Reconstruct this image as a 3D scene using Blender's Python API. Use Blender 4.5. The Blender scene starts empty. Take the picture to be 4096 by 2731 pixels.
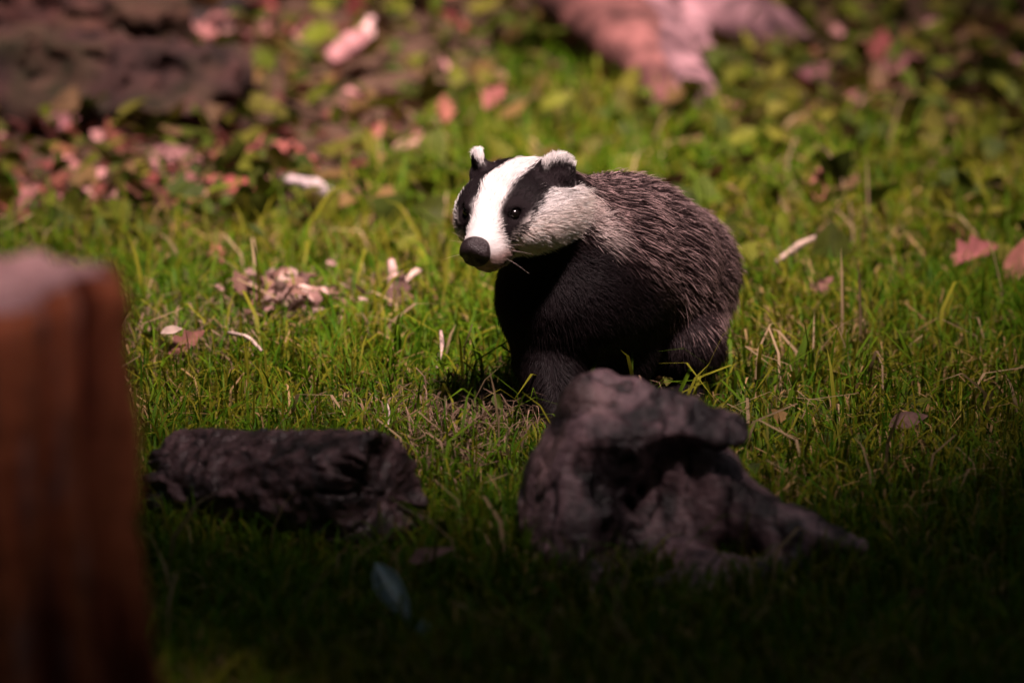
import bpy, math, random
import numpy as np
from mathutils import Vector, Matrix, kdtree

random.seed(7)
rng = np.random.default_rng(7)
S = bpy.context.scene
COL = S.collection

# ------------------------------------------------------------------ camera, sky, sun, exposure
CAM_LOC = Vector((0.0, -12.391, 2.496)); CAM_PITCH = 11.0; LENS = 400.0
cam_d = bpy.data.cameras.new('camera'); cam = bpy.data.objects.new('camera', cam_d); COL.objects.link(cam)
cam.location = CAM_LOC; cam.rotation_euler = (math.radians(90 - CAM_PITCH), 0, 0)
cam_d.lens = LENS; cam_d.sensor_width = 36.0; cam_d.clip_end = 400.0; cam_d.clip_start = 0.1
cam_d.dof.use_dof = True; cam_d.dof.focus_distance = 12.54; cam_d.dof.aperture_fstop = 3.8
S.camera = cam

SUN_DIR = Vector((0.13, -0.47, 0.87)).normalized()          # towards the sun
SUN_EL = math.asin(SUN_DIR.z); SUN_AZ = math.atan2(SUN_DIR.x, SUN_DIR.y)
world = bpy.data.worlds.new('World'); S.world = world; world.use_nodes = True
wn = world.node_tree.nodes; wl = world.node_tree.links
sky = wn.new('ShaderNodeTexSky'); sky.sky_type = 'NISHITA'; sky.sun_disc = False
sky.sun_elevation = SUN_EL; sky.sun_rotation = SUN_AZ; sky.dust_density = 4.0; sky.air_density = 1.0; sky.ozone_density = 0.6
wl.new(sky.outputs[0], wn['Background'].inputs[0]); wn['Background'].inputs[1].default_value = 0.05
sun_d = bpy.data.lights.new('sun', 'SUN'); sun = bpy.data.objects.new('sun', sun_d); COL.objects.link(sun)
sun_d.energy = 4.0; sun_d.angle = math.radians(10); sun_d.color = (1.0, 0.755, 0.73)
sun.rotation_euler = SUN_DIR.to_track_quat('Z', 'Y').to_euler(); sun.location = (-4, -3, 12)
S.view_settings.view_transform = 'Standard'; S.view_settings.look = 'None'
S.view_settings.exposure = 1.75; S.view_settings.gamma = 1.0; S.view_settings.use_curve_mapping = False
S.render.engine = 'CYCLES'
S.cycles.max_bounces = 6; S.cycles.diffuse_bounces = 3; S.cycles.transmission_bounces = 3
S.cycles.use_denoising = True

# ------------------------------------------------------------------ helpers
def tag(o, label=None, cat=None, group=None, kind=None):
    if label: o['label'] = label
    if cat: o['category'] = cat
    if group: o['group'] = group
    if kind: o['kind'] = kind
    return o

def empty(name, loc=(0, 0, 0)):
    o = bpy.data.objects.new(name, None); COL.objects.link(o); o.location = loc
    o.empty_display_size = 0.1
    return o

def link(name, me, mat, parent=None):
    o = bpy.data.objects.new(name, me); COL.objects.link(o)
    if mat is not None and not me.materials: me.materials.append(mat)
    if parent is not None:
        o.parent = parent
        o.matrix_parent_inverse = Matrix.Translation(-Vector(parent.location))
    return o

def npmesh(name, V, tris=None, quads=None, col=None, smooth=True):
    """mesh from arrays; col: per-vertex rgb -> attribute 'tint'"""
    V = np.asarray(V, np.float32)
    idx = []; starts = []; n = 0
    loops = []
    if quads is not None and len(quads):
        q = np.asarray(quads, np.int32); loops.append(q.ravel()); starts.append(np.arange(len(q)) * 4); n = len(q) * 4
    if tris is not None and len(tris):
        t = np.asarray(tris, np.int32); loops.append(t.ravel()); starts.append(n + np.arange(len(t)) * 3)
    loops = np.concatenate(loops); starts = np.concatenate(starts).astype(np.int32)
    me = bpy.data.meshes.new(name)
    me.vertices.add(len(V)); me.vertices.foreach_set('co', V.ravel())
    me.loops.add(len(loops)); me.loops.foreach_set('vertex_index', loops)
    me.polygons.add(len(starts)); me.polygons.foreach_set('loop_start', starts)
    if smooth: me.polygons.foreach_set('use_smooth', np.ones(len(starts), bool))
    me.update(calc_edges=True)
    if col is not None:
        a = me.attributes.new('tint', 'FLOAT_COLOR', 'POINT')
        c = np.ones((len(V), 4), np.float32); c[:, :3] = col
        a.data.foreach_set('color', c.ravel())
    return me

def hash3(i, j, k, seed):
    h = (i * 374761393 + j * 668265263 + k * 2147483647 + seed * 974634777) & 0xffffffff
    h = ((h ^ (h >> 13)) * 1274126177) & 0xffffffff
    h = h ^ (h >> 16)
    return (h & 0xffff) / 65535.0

def vnoise(P, seed=0):
    P = np.asarray(P, np.float64); f = np.floor(P).astype(np.int64); u = P - f
    u = u * u * (3 - 2 * u); r = 0
    for a in (0, 1):
        for b in (0, 1):
            for c in (0, 1):
                w = (u[..., 0] if a else 1 - u[..., 0]) * (u[..., 1] if b else 1 - u[..., 1]) * (u[..., 2] if c else 1 - u[..., 2])
                r = r + w * hash3(f[..., 0] + a, f[..., 1] + b, f[..., 2] + c, seed)
    return r * 2 - 1

def fbm(P, seed=0, oct=4):
    P = np.asarray(P, np.float64); r = 0; a = 1.0; t = 0
    for o in range(oct):
        r = r + a * vnoise(P, seed + o); t += a; a *= 0.5; P = P * 2.03
    return r / t

def P3(x, y): return np.stack([x, y, np.zeros_like(x)], -1)

def smoothstep(a, b, x):
    t = np.clip((x - a) / (b - a), 0, 1); return t * t * (3 - 2 * t)

# --- signed distance pieces, meshed with surface nets
def sd_cone(P, a, b, ra, rb):
    a = np.asarray(a, float); b = np.asarray(b, float); ba = b - a
    t = np.clip(((P - a) @ ba) / (ba @ ba), 0, 1)
    return np.linalg.norm(P - a - t[..., None] * ba, axis=-1) - (ra + (rb - ra) * t)

def sd_ell(P, c, r, M=None):
    q = P - np.asarray(c, float)
    if M is not None: q = q @ np.asarray(M, float)
    r = np.asarray(r, float)
    k0 = np.linalg.norm(q / r, axis=-1); k1 = np.linalg.norm(q / (r * r), axis=-1)
    return k0 * (k0 - 1) / np.maximum(k1, 1e-6)

def smin(a, b, k):
    h = np.clip(0.5 + 0.5 * (b - a) / k, 0, 1)
    return b + (a - b) * h - k * h * (1 - h)

def surface_nets(f, lo, hi, h):
    lo = np.asarray(lo, float); n = np.ceil((np.asarray(hi) - lo) / h).astype(int) + 1
    ax = [lo[i] + h * np.arange(n[i]) for i in range(3)]
    D = np.empty(tuple(n), np.float32)
    for i0 in range(0, n[0], 16):
        X, Y, Z = np.meshgrid(ax[0][i0:i0 + 16], ax[1], ax[2], indexing='ij')
        D[i0:i0 + 16] = f(np.stack([X, Y, Z], -1))
    s = D < 0
    c = np.zeros(tuple(n - 1), np.int8)
    for a in (0, 1):
        for b in (0, 1):
            for d in (0, 1):
                c += s[a:n[0] - 1 + a, b:n[1] - 1 + b, d:n[2] - 1 + d]
    act = (c > 0) & (c < 8)
    ids = -np.ones(tuple(n - 1), np.int64); I = np.argwhere(act); ids[act] = np.arange(len(I))
    acc = np.zeros((len(I), 3)); cnt = np.zeros(len(I))
    corners = [(a, b, d) for a in (0, 1) for b in (0, 1) for d in (0, 1)]
    for p in corners:
        for k in range(3):
            if p[k]: continue
            q = list(p); q[k] = 1
            dp = D[I[:, 0] + p[0], I[:, 1] + p[1], I[:, 2] + p[2]]
            dq = D[I[:, 0] + q[0], I[:, 1] + q[1], I[:, 2] + q[2]]
            m = (dp < 0) != (dq < 0)
            t = np.where(m, dp / np.where(dp == dq, 1, dp - dq), 0)
            pos = np.tile(np.array(p, float), (len(I), 1)); pos[:, k] = t
            acc += pos * m[:, None]; cnt += m
    V = lo + h * (I + acc / cnt[:, None])
    Q = []
    for k in range(3):
        u, v = (k + 1) % 3, (k + 2) % 3
        sl0 = [slice(1, -1)] * 3; sl0[k] = slice(0, -1)
        sl1 = [slice(1, -1)] * 3; sl1[k] = slice(1, None)
        a = s[tuple(sl0)]; b = s[tuple(sl1)]
        E = np.argwhere(a != b)
        if not len(E): continue
        inside = a[tuple(E.T)]
        E = E + 1; E[:, k] -= 1
        def cell(du, dv):
            e = E.copy(); e[:, u] -= du; e[:, v] -= dv
            return ids[tuple(e.T)]
        q = np.stack([cell(1, 1), cell(0, 1), cell(0, 0), cell(1, 0)], 1)
        q[~inside] = q[~inside][:, ::-1]
        Q.append(q)
    return V, np.concatenate(Q)

def vnormals(V, Q):
    n = np.cross(V[Q[:, 2]] - V[Q[:, 0]], V[Q[:, 3]] - V[Q[:, 1]])
    N = np.zeros_like(V)
    for k in range(4): np.add.at(N, Q[:, k], n)
    return N / np.maximum(np.linalg.norm(N, axis=1, keepdims=True), 1e-12)

# ------------------------------------------------------------------ materials
def mat_new(name):
    m = bpy.data.materials.new(name); m.use_nodes = True
    nt = m.node_tree; b = nt.nodes['Principled BSDF']
    return m, nt, b

def mat_tint(name, rough=0.7, spec=0.3, translucent=0.0, bump=0.0, bump_scale=200.0, vary=0.0, vary_scale=60.0):
    """colour from the vertex attribute 'tint', fine relief from noise"""
    m, nt, b = mat_new(name); n = nt.nodes; l = nt.links
    a = n.new('ShaderNodeAttribute'); a.attribute_name = 'tint'
    c = a.outputs['Color']
    tc = n.new('ShaderNodeTexCoord')
    if vary > 0:
        no = n.new('ShaderNodeTexNoise'); no.inputs['Scale'].default_value = vary_scale; no.inputs['Detail'].default_value = 6
        l.new(tc.outputs['Object'], no.inputs['Vector'])
        mr = n.new('ShaderNodeMapRange'); mr.inputs[1].default_value = 0.3; mr.inputs[2].default_value = 0.7
        mr.inputs[3].default_value = 1 - vary; mr.inputs[4].default_value = 1 + vary
        l.new(no.outputs['Fac'], mr.inputs[0])
        mx = n.new('ShaderNodeMix'); mx.data_type = 'RGBA'; mx.blend_type = 'MULTIPLY'; mx.inputs[0].default_value = 1
        l.new(c, mx.inputs[6]); l.new(mr.outputs[0], mx.inputs[7]); c = mx.outputs[2]
    l.new(c, b.inputs['Base Color'])
    b.inputs['Roughness'].default_value = rough; b.inputs['Specular IOR Level'].default_value = spec
    if bump > 0:
        nb = n.new('ShaderNodeTexNoise'); nb.inputs['Scale'].default_value = bump_scale; nb.inputs['Detail'].default_value = 5
        l.new(tc.outputs['Object'], nb.inputs['Vector'])
        bp = n.new('ShaderNodeBump'); bp.inputs['Strength'].default_value = bump; bp.inputs['Distance'].default_value = 0.004
        l.new(nb.outputs['Fac'], bp.inputs['Height']); l.new(bp.outputs[0], b.inputs['Normal'])
    if translucent > 0:
        tr = n.new('ShaderNodeBsdfTranslucent'); l.new(c, tr.inputs[0])
        ms = n.new('ShaderNodeMixShader'); ms.inputs[0].default_value = translucent
        out = n['Material Output']
        l.new(b.outputs[0], ms.inputs[1]); l.new(tr.outputs[0], ms.inputs[2]); l.new(ms.outputs[0], out.inputs[0])
    return m

def mat_plain(name, color, rough=0.5, spec=0.5, coat=0.0, bump=0.0, bump_scale=300, noise=0.0, dist=0.001):
    m, nt, b = mat_new(name); n = nt.nodes; l = nt.links
    b.inputs['Base Color'].default_value = (*color, 1); b.inputs['Roughness'].default_value = rough
    b.inputs['Specular IOR Level'].default_value = spec; b.inputs['Coat Weight'].default_value = coat
    tc = n.new('ShaderNodeTexCoord')
    if noise > 0:
        no = n.new('ShaderNodeTexNoise'); no.inputs['Scale'].default_value = 80; no.inputs['Detail'].default_value = 5
        l.new(tc.outputs['Object'], no.inputs['Vector'])
        cr = n.new('ShaderNodeValToRGB')
        cr.color_ramp.elements[0].color = (*[x * (1 - noise) for x in color], 1); cr.color_ramp.elements[0].position = .3
        cr.color_ramp.elements[1].color = (*[min(1, x * (1 + noise)) for x in color], 1); cr.color_ramp.elements[1].position = .7
        l.new(no.outputs['Fac'], cr.inputs[0]); l.new(cr.outputs[0], b.inputs['Base Color'])
    if bump > 0:
        nb = n.new('ShaderNodeTexVoronoi'); nb.inputs['Scale'].default_value = bump_scale
        l.new(tc.outputs['Object'], nb.inputs['Vector'])
        bp = n.new('ShaderNodeBump'); bp.inputs['Strength'].default_value = bump; bp.inputs['Distance'].default_value = dist
        l.new(nb.outputs['Distance'], bp.inputs['Height']); l.new(bp.outputs[0], b.inputs['Normal'])
    return m

M_GROUND = mat_tint('soil_and_moss', rough=0.95, spec=0.1, bump=0.8, bump_scale=90, vary=0.35, vary_scale=40)
M_GRASS = mat_tint('grass_blade', rough=0.6, spec=0.12, translucent=0.3)
M_LEAF = mat_tint('leaf', rough=0.65, spec=0.12, translucent=0.22, vary=0.25, vary_scale=70)
M_DEAD = mat_tint('dead_leaf', rough=0.75, spec=0.1, translucent=0.12, vary=0.3, vary_scale=90)
M_WOOD = mat_tint('weathered_wood', rough=0.75, spec=0.3, bump=0.7, bump_scale=120, vary=0.35, vary_scale=70)
M_LOG = mat_tint('dark_weathered_wood', rough=0.48, spec=0.5, bump=0.9, bump_scale=140, vary=0.5, vary_scale=60)
M_BARK = mat_tint('bark', rough=0.9, spec=0.2, bump=0.9, bump_scale=60, vary=0.3, vary_scale=40)
M_SKIN = mat_tint('badger_coat', rough=0.8, spec=0.1)
M_FUR = mat_tint('badger_fur', rough=0.5, spec=0.16)
M_NOSE = mat_plain('wet_nose', (0.022, 0.013, 0.015), rough=0.42, spec=0.6, bump=0.9, bump_scale=800, dist=0.0009)
M_EYE = mat_plain('dark_eye', (0.006, 0.004, 0.004), rough=0.16, spec=0.9, coat=0.3)
M_FEATHER = mat_tint('feather', rough=0.6, spec=0.3, translucent=0.2)
M_SHADE_LEAF = mat_tint('shade_leaf', rough=0.6, spec=0.2)  # for the unseen crowns and leaf ring added to block light

# ------------------------------------------------------------------ ground
def ground_z(x, y):
    x = np.asarray(x, float); y = np.asarray(y, float)
    z = 0.012 * fbm(P3(x * 3.1, y * 3.1), 11, 3) + 0.02 * fbm(P3(x * 0.8, y * 0.8), 14, 2)
    bank = np.clip(y - 1.7 - 0.35 * np.clip(x, -1, 1), 0, 30)
    z = z + 0.10 * bank * smoothstep(0, 1.5, bank) * (1 - 0.6 * smoothstep(3, 10, bank)) + 0.03 * fbm(P3(x * 2, y * 2), 21, 3) * smoothstep(0, 1, bank)
    return z - 0.006

def gpt(px, py, dz=0.0):
    """where a viewing ray of the survey camera meets the flat meadow (photo pixel at 1024 wide)"""
    f = 1024 * LENS / 36.0; p = math.radians(CAM_PITCH)
    u = (px - 512) / f; v = (341 - py) / f
    d = np.array([u, math.cos(p) + v * math.sin(p), -math.sin(p) + v * math.cos(p)])
    o = np.array(CAM_LOC); t = (dz - o[2]) / d[2]
    for _ in range(8):
        q = o + t * d
        t = (float(ground_z(q[0], q[1])) + dz - o[2]) / d[2]
    return o + t * d

gx = np.concatenate([np.linspace(-40, -3, 30)[:-1], np.linspace(-3, 3, 150), np.linspace(3, 40, 30)[1:]])
gy = np.concatenate([np.linspace(-40, -3, 30)[:-1], np.linspace(-3, 5, 200), np.linspace(5, 40, 30)[1:]])
GX, GY = np.meshgrid(gx, gy, indexing='ij'); GZ = ground_z(GX, GY)
V = np.stack([GX, GY, GZ], -1).reshape(-1, 3); nx, ny = len(gx), len(gy)
ii, jj = np.meshgrid(np.arange(nx - 1), np.arange(ny - 1), indexing='ij'); b0 = (ii * ny + jj).ravel()
Q = np.stack([b0, b0 + ny, b0 + ny + 1, b0 + 1], 1)
def grassiness(x, y):
    """1 in the meadow, 0 on the littered bank"""
    n = fbm(P3(np.asarray(x) * 2.2, np.asarray(y) * 2.2), 31, 3)
    edge = 2.05 - 0.95 * smoothstep(.05, -.42, np.asarray(x, float)) - .35 * smoothstep(.2, .5, np.asarray(x, float)) + 0.40 * n
    return 1 - smoothstep(-0.25, 0.25, np.asarray(y) - edge)
g = grassiness(V[:, 0], V[:, 1])[:, None]; nn = (0.5 + 0.5 * fbm(V * 6, 5, 3))[:, None]
soil = np.array([.060, .036, .024]) * (0.6 + 0.9 * nn); moss = np.array([.026, .042, .007]) * (0.6 + 0.8 * nn)
ground = link('ground', npmesh('ground', V, quads=Q, col=soil * (1 - g) + moss * g), M_GROUND); tag(ground, kind='structure')

# ------------------------------------------------------------------ wood pieces (logs, stump, roots)
def wood_obj(name, f, lo, hi, h, colf, mat, parent=None):
    V, Q = surface_nets(f, lo, hi, h)
    N = vnormals(V, Q)
    return link(name, npmesh(name, V, quads=Q, col=colf(V, N)), mat, parent)

def frame(axis):
    a = np.asarray(axis, float); a = a / np.linalg.norm(a)
    u = np.cross(a, [0, 0, 1.0]); u /= np.linalg.norm(u); v = np.cross(u, a)
    return a, u, v

def log_sdf(c, axis, half, rad, seed, ridge=0.006, taper=0.0, flat=1.0, lump=0.16, flutes=True):
    """a rough log: fluted cylinder with cracks along the grain and decayed ends"""
    a, u, v = frame(axis); c = np.asarray(c, float)
    def f(P):
        q = P - c; s = q @ a; x = q @ u; y = (q @ v) / flat
        ang = np.arctan2(y, x); r = np.hypot(x, y)
        cyl = np.stack([np.cos(ang) * 2.2, np.sin(ang) * 2.2, s * 5], -1)
        fl = np.stack([np.cos(ang) * 11, np.sin(ang) * 11, s * 8 * (.06 / rad) ** .5], -1)
        R = rad * (1 - taper * s / half) * (1 + lump * fbm(cyl, seed, 3)) + ridge * fbm(fl, seed + 9, 3)
        R = R + 0.5 * ridge * vnoise(P * 90, seed + 20)
        if not flutes: R = R - ridge * fbm(fl, seed + 9, 3) + ridge * fbm(np.stack([np.cos(ang) * 6 + s * 16, np.sin(ang) * 6 - s * 9, s * 22], -1), seed + 9, 4) + .5 * ridge * fbm(P * 110, seed + 12, 2)
        dr = r - R
        e = np.abs(s) - half - 0.25 * rad * vnoise(np.stack([x * 25, y * 25, s * 0 + seed], -1), seed + 3) - 0.10 * rad * fbm(np.stack([np.cos(ang) * 5, np.sin(ang) * 5, r * 30], -1), seed + 4, 3)
        ck = np.abs(vnoise(np.stack([np.cos(ang) * 3.2, np.sin(ang) * 3.2, 0 * s + seed], -1), seed + 6))
        e = e + .030 * smoothstep(.14, .0, ck) * smoothstep(.15 * rad, .6 * rad, r)          # radial cracks in the end
        return -smin(-dr, -e, 0.3 * rad)
    return f

def bark_colour(dark, light, seed, moss=0.0, s=30):
    dark = np.array(dark); light = np.array(light)
    def f(V, N):
        n = 0.5 + 0.5 * fbm(V * s, seed, 4); n2 = 0.5 + 0.5 * fbm(V * s * 2.7, seed + 5, 3)
        t = smoothstep(0.3, 0.72, 0.6 * n + 0.4 * n2)[:, None]
        c = dark * (1 - t) + light * t
        crk = smoothstep(.09, .02, np.abs(fbm(V * s * np.array([.55, .55, 1.5]), seed + 3, 3)))[:, None]
        c = c * (1 - .7 * crk)
        if moss > 0:
            m = (smoothstep(0.45, 0.65, 0.5 + 0.5 * fbm(V * 18, seed + 8, 3)) * moss)[:, None]
            c = c * (1 - m) + np.array([.07, .085, .02]) * m
        return c
    return f

# log lying in the grass at the left
pL = gpt(376, 548)                         # ground under the sawn end
aL = np.array([0.75, -0.65, 0.13]); aL /= np.linalg.norm(aL)
cL = np.array([pL[0], pL[1], 0.052]) - aL * 0.135
log1 = empty('fallen_log', (cL[0], cL[1], 0.0))
fL = log_sdf(cL, aL, 0.150, 0.068, 8, ridge=0.0065, lump=.07, flutes=False)
wood_obj('bark', fL, cL - .24, cL + .24, 0.0032, bark_colour((.012, .008, .0085), (.095, .055, .058), 3), M_LOG, log1)
tag(log1, 'short dark log with a rotten cut end lying in the grass left of the badger', 'log')

# gnarled chunk of dead wood in front of the badger
pR = gpt(640, 585)
oR = np.array([0.115, pR[1] + 0.10, 0.0])
def w2(px, py, y):       # world point of a photo pixel at a given depth
    f = 1024 * LENS / 36.0; p = math.radians(CAM_PITCH)
    u = (px - 512) / f; v = (341 - py) / f
    d = np.array([u, math.cos(p) + v * math.sin(p), -math.sin(p) + v * math.cos(p)])
    return np.array(CAM_LOC) + d * (y - CAM_LOC[1]) / d[1]
yR = oR[1]
def f_gnarl(P):
    P = P + np.array([-.004, 0, .004])
    W = P + 0.008 * np.stack([fbm(P * 11, 41, 2), fbm(P * 11, 42, 2), fbm(P * 11, 43, 2)], -1)
    d = sd_cone(W, w2(568, 478, yR + .03), w2(606, 430, yR + .03), .056, .060)
    d = smin(d, sd_cone(W, w2(596, 408, yR + .04), w2(650, 424, yR + .02), .040, .038), .02)
    d = smin(d, sd_cone(W, w2(655, 419, yR + .01), w2(728, 420, yR - .01), .038, .024), .012)      # lip jutting right
    d = smin(d, sd_cone(W, w2(668, 394, yR + .03), w2(668, 410, yR + .03), .007, .018), .010)      # knob on the crest
    d = smin(d, sd_cone(W, w2(556, 505, yR), w2(600, 575, yR - .02), .050, .075), .02)
    d = smin(d, sd_cone(W, w2(530, 462, yR), w2(534, 520, yR), .018, .020), .012)                  # flange on the left
    d = smin(d, sd_cone(W, w2(690, 475, yR + .05), w2(665, 550, yR + .04), .050, .07), .02)
    d = smin(d, sd_cone(W, w2(705, 492, yR + .03), w2(785, 530, yR), .040, .034), .02)             # tail tapering down to the right
    d = smin(d, sd_cone(W, w2(785, 530, yR), w2(858, 541, yR - .03), .030, .008), .015)
    d = smin(d, sd_cone(W, w2(640, 590, yR - .06), w2(780, 585, yR - .05), .05, .035), .02)
    d = smin(d, sd_cone(W, w2(610, 590, yR - .10), w2(700, 592, yR - .12), .045, .035), .02)
    # hollow under the lip, facing the camera
    d = -smin(-d, sd_cone(W, w2(676, 478, yR - .045), w2(640, 545, yR - .085), .050, .058), .006)
    d = -smin(-d, sd_cone(W, w2(715, 462, yR - .045), w2(690, 480, yR - .05), .020, .03), .006)
    # flat weathered planes left by splitting
    for n_, o_ in (((-.55, -.60, .58), .048), ((.05, -.62, .78), .050), ((-.85, -.40, .30), .052)):
        n_ = np.array(n_) / np.linalg.norm(n_)
        d = -smin(-d, -(((W - w2(592, 440, yR + .03)) @ n_) - o_), .008)
    g = np.stack([P[..., 0] * 60 + 6 * vnoise(P * 9, 47), P[..., 1] * 60, P[..., 2] * 10], -1)
    g2 = np.stack([P[..., 0] * 30, P[..., 1] * 30, P[..., 2] * 9], -1)
    return d + 0.005 * smoothstep(.07, .0, np.abs(fbm(g2, 57, 2))) + 0.0035 * fbm(g, 44, 3) + 0.003 * fbm(P * 70, 45, 2) + .004 * fbm(P * 26, 46, 2)
def c_gnarl(V, N):
    n = 0.5 + 0.5 * fbm(np.stack([V[:, 0] * 30, V[:, 1] * 30, V[:, 2] * 12], -1), 51, 4)
    n2 = 0.5 + 0.5 * fbm(V * 14, 52, 3)
    t = smoothstep(.35, .65, n)[:, None]
    c = np.array([.024, .016, .019]) * (1 - t) + np.array([.24, .15, .165]) * t
    pale = smoothstep(.55, .75, n2)[:, None] * 0.6
    crk = smoothstep(.06, .01, np.abs(fbm((V + np.array([-.004, 0, .004])) * np.array([30, 30, 9]), 57, 2)))[:, None]
    c = c * (1 - .85 * crk)
    return c * (1 - pale) + np.array([.34, .21, .205]) * pale
gn = empty('dead_wood_chunk', (0.115, yR, 0.0))
wood_obj('weathered_root', f_gnarl, w2(490, 660, yR) - np.array([0, .22, 0]), w2(890, 340, yR) + np.array([0, .17, 0]), 0.0038, c_gnarl, M_LOG, gn)
tag(gn, 'gnarled grey chunk of dead wood with a hollow end standing in front of the badger', 'dead wood')

# tall stump close by on the left
sx, sy = -0.452, CAM_LOC.y + 9.93
st = empty('tree_stump', (sx, sy, 0))
def stump_rings():
    A = 160; L = 70; top = 0.627
    th = np.linspace(0, 2 * np.pi, A, endpoint=False)
    z = np.linspace(-0.03, top, L)
    TH, Z = np.meshgrid(th, z, indexing='ij')
    cyl = np.stack([np.cos(TH) * 1.6, np.sin(TH) * 1.6, Z * 1.2], -1)
    gro = np.stack([np.cos(TH) * 5, np.sin(TH) * 5, Z * 4.5], -1)
    fine = np.stack([np.cos(TH) * 14, np.sin(TH) * 14, Z * 13], -1)
    flare = 0.105 * np.clip((0.45 - Z) / 0.45, 0, 1) ** 1.6
    g = fbm(gro, 61, 3); k = fbm(fine, 64, 3)
    R = 0.100 + flare + 0.016 * fbm(cyl, 60, 2) + 0.032 * g + 0.010 * k
    R = R * (1 - 0.10 * smoothstep(top - 0.02, top, Z))
    Zt = Z + 0.02 * fbm(np.stack([np.cos(TH) * 1.5, np.sin(TH) * 1.5, 0 * Z], -1), 68, 2) * smoothstep(.3, top, Z)
    V = np.stack([sx + R * np.cos(TH), sy + R * np.sin(TH), Zt], -1)
    t = smoothstep(-.25, .35, g)[..., None]
    col = np.array([.11, .022, .012]) * (1 - t) + np.array([.50, .15, .07]) * t
    pale = (smoothstep(.1, .5, k) * smoothstep(-.1, .3, fbm(cyl * 1.7, 66, 3)))[..., None]
    col = col * (1 - .7 * pale) + np.array([.34, .20, .19]) * .7 * pale
    i, j = np.meshgrid(np.arange(A), np.arange(L - 1), indexing='ij')
    a = (i * L + j).ravel(); b = (((i + 1) % A) * L + j).ravel()
    Q = np.stack([a, b, b + 1, a + 1], 1)
    return V.reshape(-1, 3), Q, col.reshape(-1, 3), R[:, -1], th, Zt[:, -1]
Vs, Qs, cs, Rt, th, top = stump_rings()
link('bark', npmesh('stump_bark', Vs, quads=Qs, col=cs), M_BARK, st)
K = 14; A = len(th)
rr = np.linspace(0, 1, K)
RR = rr[:, None] * (Rt[None, :] + .0005)
Vt = np.stack([sx + RR * np.cos(th), sy + RR * np.sin(th), top[None, :] * rr[:, None] ** 2 + top.mean() * (1 - rr[:, None] ** 2)], -1)
Vt[..., 2] += 0.012 * fbm(Vt * 22, 71, 3) * (1 - rr[:, None] ** 6) + 0.035 * smoothstep(.0, .10, .07 - np.hypot(Vt[..., 0] - sx + .05, Vt[..., 1] - sy - .03))
i, j = np.meshgrid(np.arange(K - 1), np.arange(A), indexing='ij')
a = (i * A + j).ravel(); b = (i * A + (j + 1) % A).ravel()
Qt = np.stack([a, a + A, b + A, b], 1)
Vt = Vt.reshape(-1, 3); n = (0.5 + 0.5 * fbm(Vt * 40, 72, 3))[:, None]
link('cut_top', npmesh('stump_top', Vt, quads=Qt, col=np.array([.36, .18, .18]) * (1 - n) + np.array([.62, .38, .38]) * n), M_WOOD, st)
tag(st, 'tall reddish tree stump with grooved bark and a sawn top beside the short log', 'stump')

# ------------------------------------------------------------------ trees: roots in view, unseen crowns added overhead to shade all but a sunlit pool
def tube(pts, rads, seed, n=20, bump=0.12, sub=6):
    pts = np.asarray(pts, float); rads = np.asarray(rads, float)
    t = np.linspace(0, len(pts) - 1, (len(pts) - 1) * sub + 1)
    k = np.arange(len(pts))
    C = np.stack([np.interp(t, k, pts[:, i]) for i in range(3)], 1)
    for _ in range(2): C[1:-1] = 0.25 * C[:-2] + 0.5 * C[1:-1] + 0.25 * C[2:]
    R = np.interp(t, k, rads)
    T = np.gradient(C, axis=0); T /= np.linalg.norm(T, axis=1, keepdims=True)
    up = np.array([0, 0, 1.0]) if abs(T[0, 2]) < .8 else np.array([1.0, 0, 0])
    U = np.cross(T, up); U /= np.linalg.norm(U, axis=1, keepdims=True); W = np.cross(U, T)
    th = np.linspace(0, 2 * np.pi, n, endpoint=False)
    s = np.cumsum(np.r_[0, np.linalg.norm(np.diff(C, axis=0), axis=1)])
    q = np.stack([np.cos(th)[None] * 2.0 + 0 * s[:, None], np.sin(th)[None] * 2.0 + 0 * s[:, None], s[:, None] * 4 / max(.2, R.max() * 4) + 0 * th[None]], -1)
    RR = R[:, None] * (1 + bump * 2 * fbm(q, seed, 3))
    V = C[:, None] + RR[..., None] * (np.cos(th)[None, :, None] * U[:, None] + np.sin(th)[None, :, None] * W[:, None])
    L = len(C); i, j = np.meshgrid(np.arange(L - 1), np.arange(n), indexing='ij')
    a = (i * n + j).ravel(); b = (i * n + (j + 1) % n).ravel()
    Q = np.stack([a, b, b + n, a + n], 1)
    V = np.concatenate([V.reshape(-1, 3), C[:1], C[-1:]])
    m = L * n; r = np.arange(n); r2 = (r + 1) % n
    T1 = np.stack([r2, r, np.full(n, m)], 1); T2 = np.stack([r + (L - 1) * n, r2 + (L - 1) * n, np.full(n, m + 1)], 1)
    return V, Q, np.concatenate([T1, T2])

def tube_obj(name, pts, rads, colf, mat, parent=None, seed=1, n=20, bump=0.12, sub=6):
    V, Q, T = tube(pts, rads, seed, n, bump, sub)
    return link(name, npmesh(name, V, tris=T, quads=Q, col=colf(V, None)), mat, parent)

GAP_C = np.array([-0.01, 1.36]); GAP_R = np.array([0.74, 1.64])  # opening shaped in the added crowns so sun pools round the badger
def in_gap(P):
    k = P[:, 2:3] / SUN_DIR.z; g = P[:, :2] - k * np.array([SUN_DIR.x, SUN_DIR.y])
    d = np.linalg.norm((g - GAP_C) / GAP_R, axis=1)
    ang = np.arctan2(g[:, 1] - GAP_C[1], g[:, 0] - GAP_C[0])
    small = np.linalg.norm((g - np.array([-.95, -1.76])) / np.array([.60, .44]), axis=1) < 1     # second opening, shaped to let sun onto the stump
    return (d < 1 + 0.10 * np.sin(3 * ang + 1) + 0.06 * np.sin(7 * ang)) | small

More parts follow.
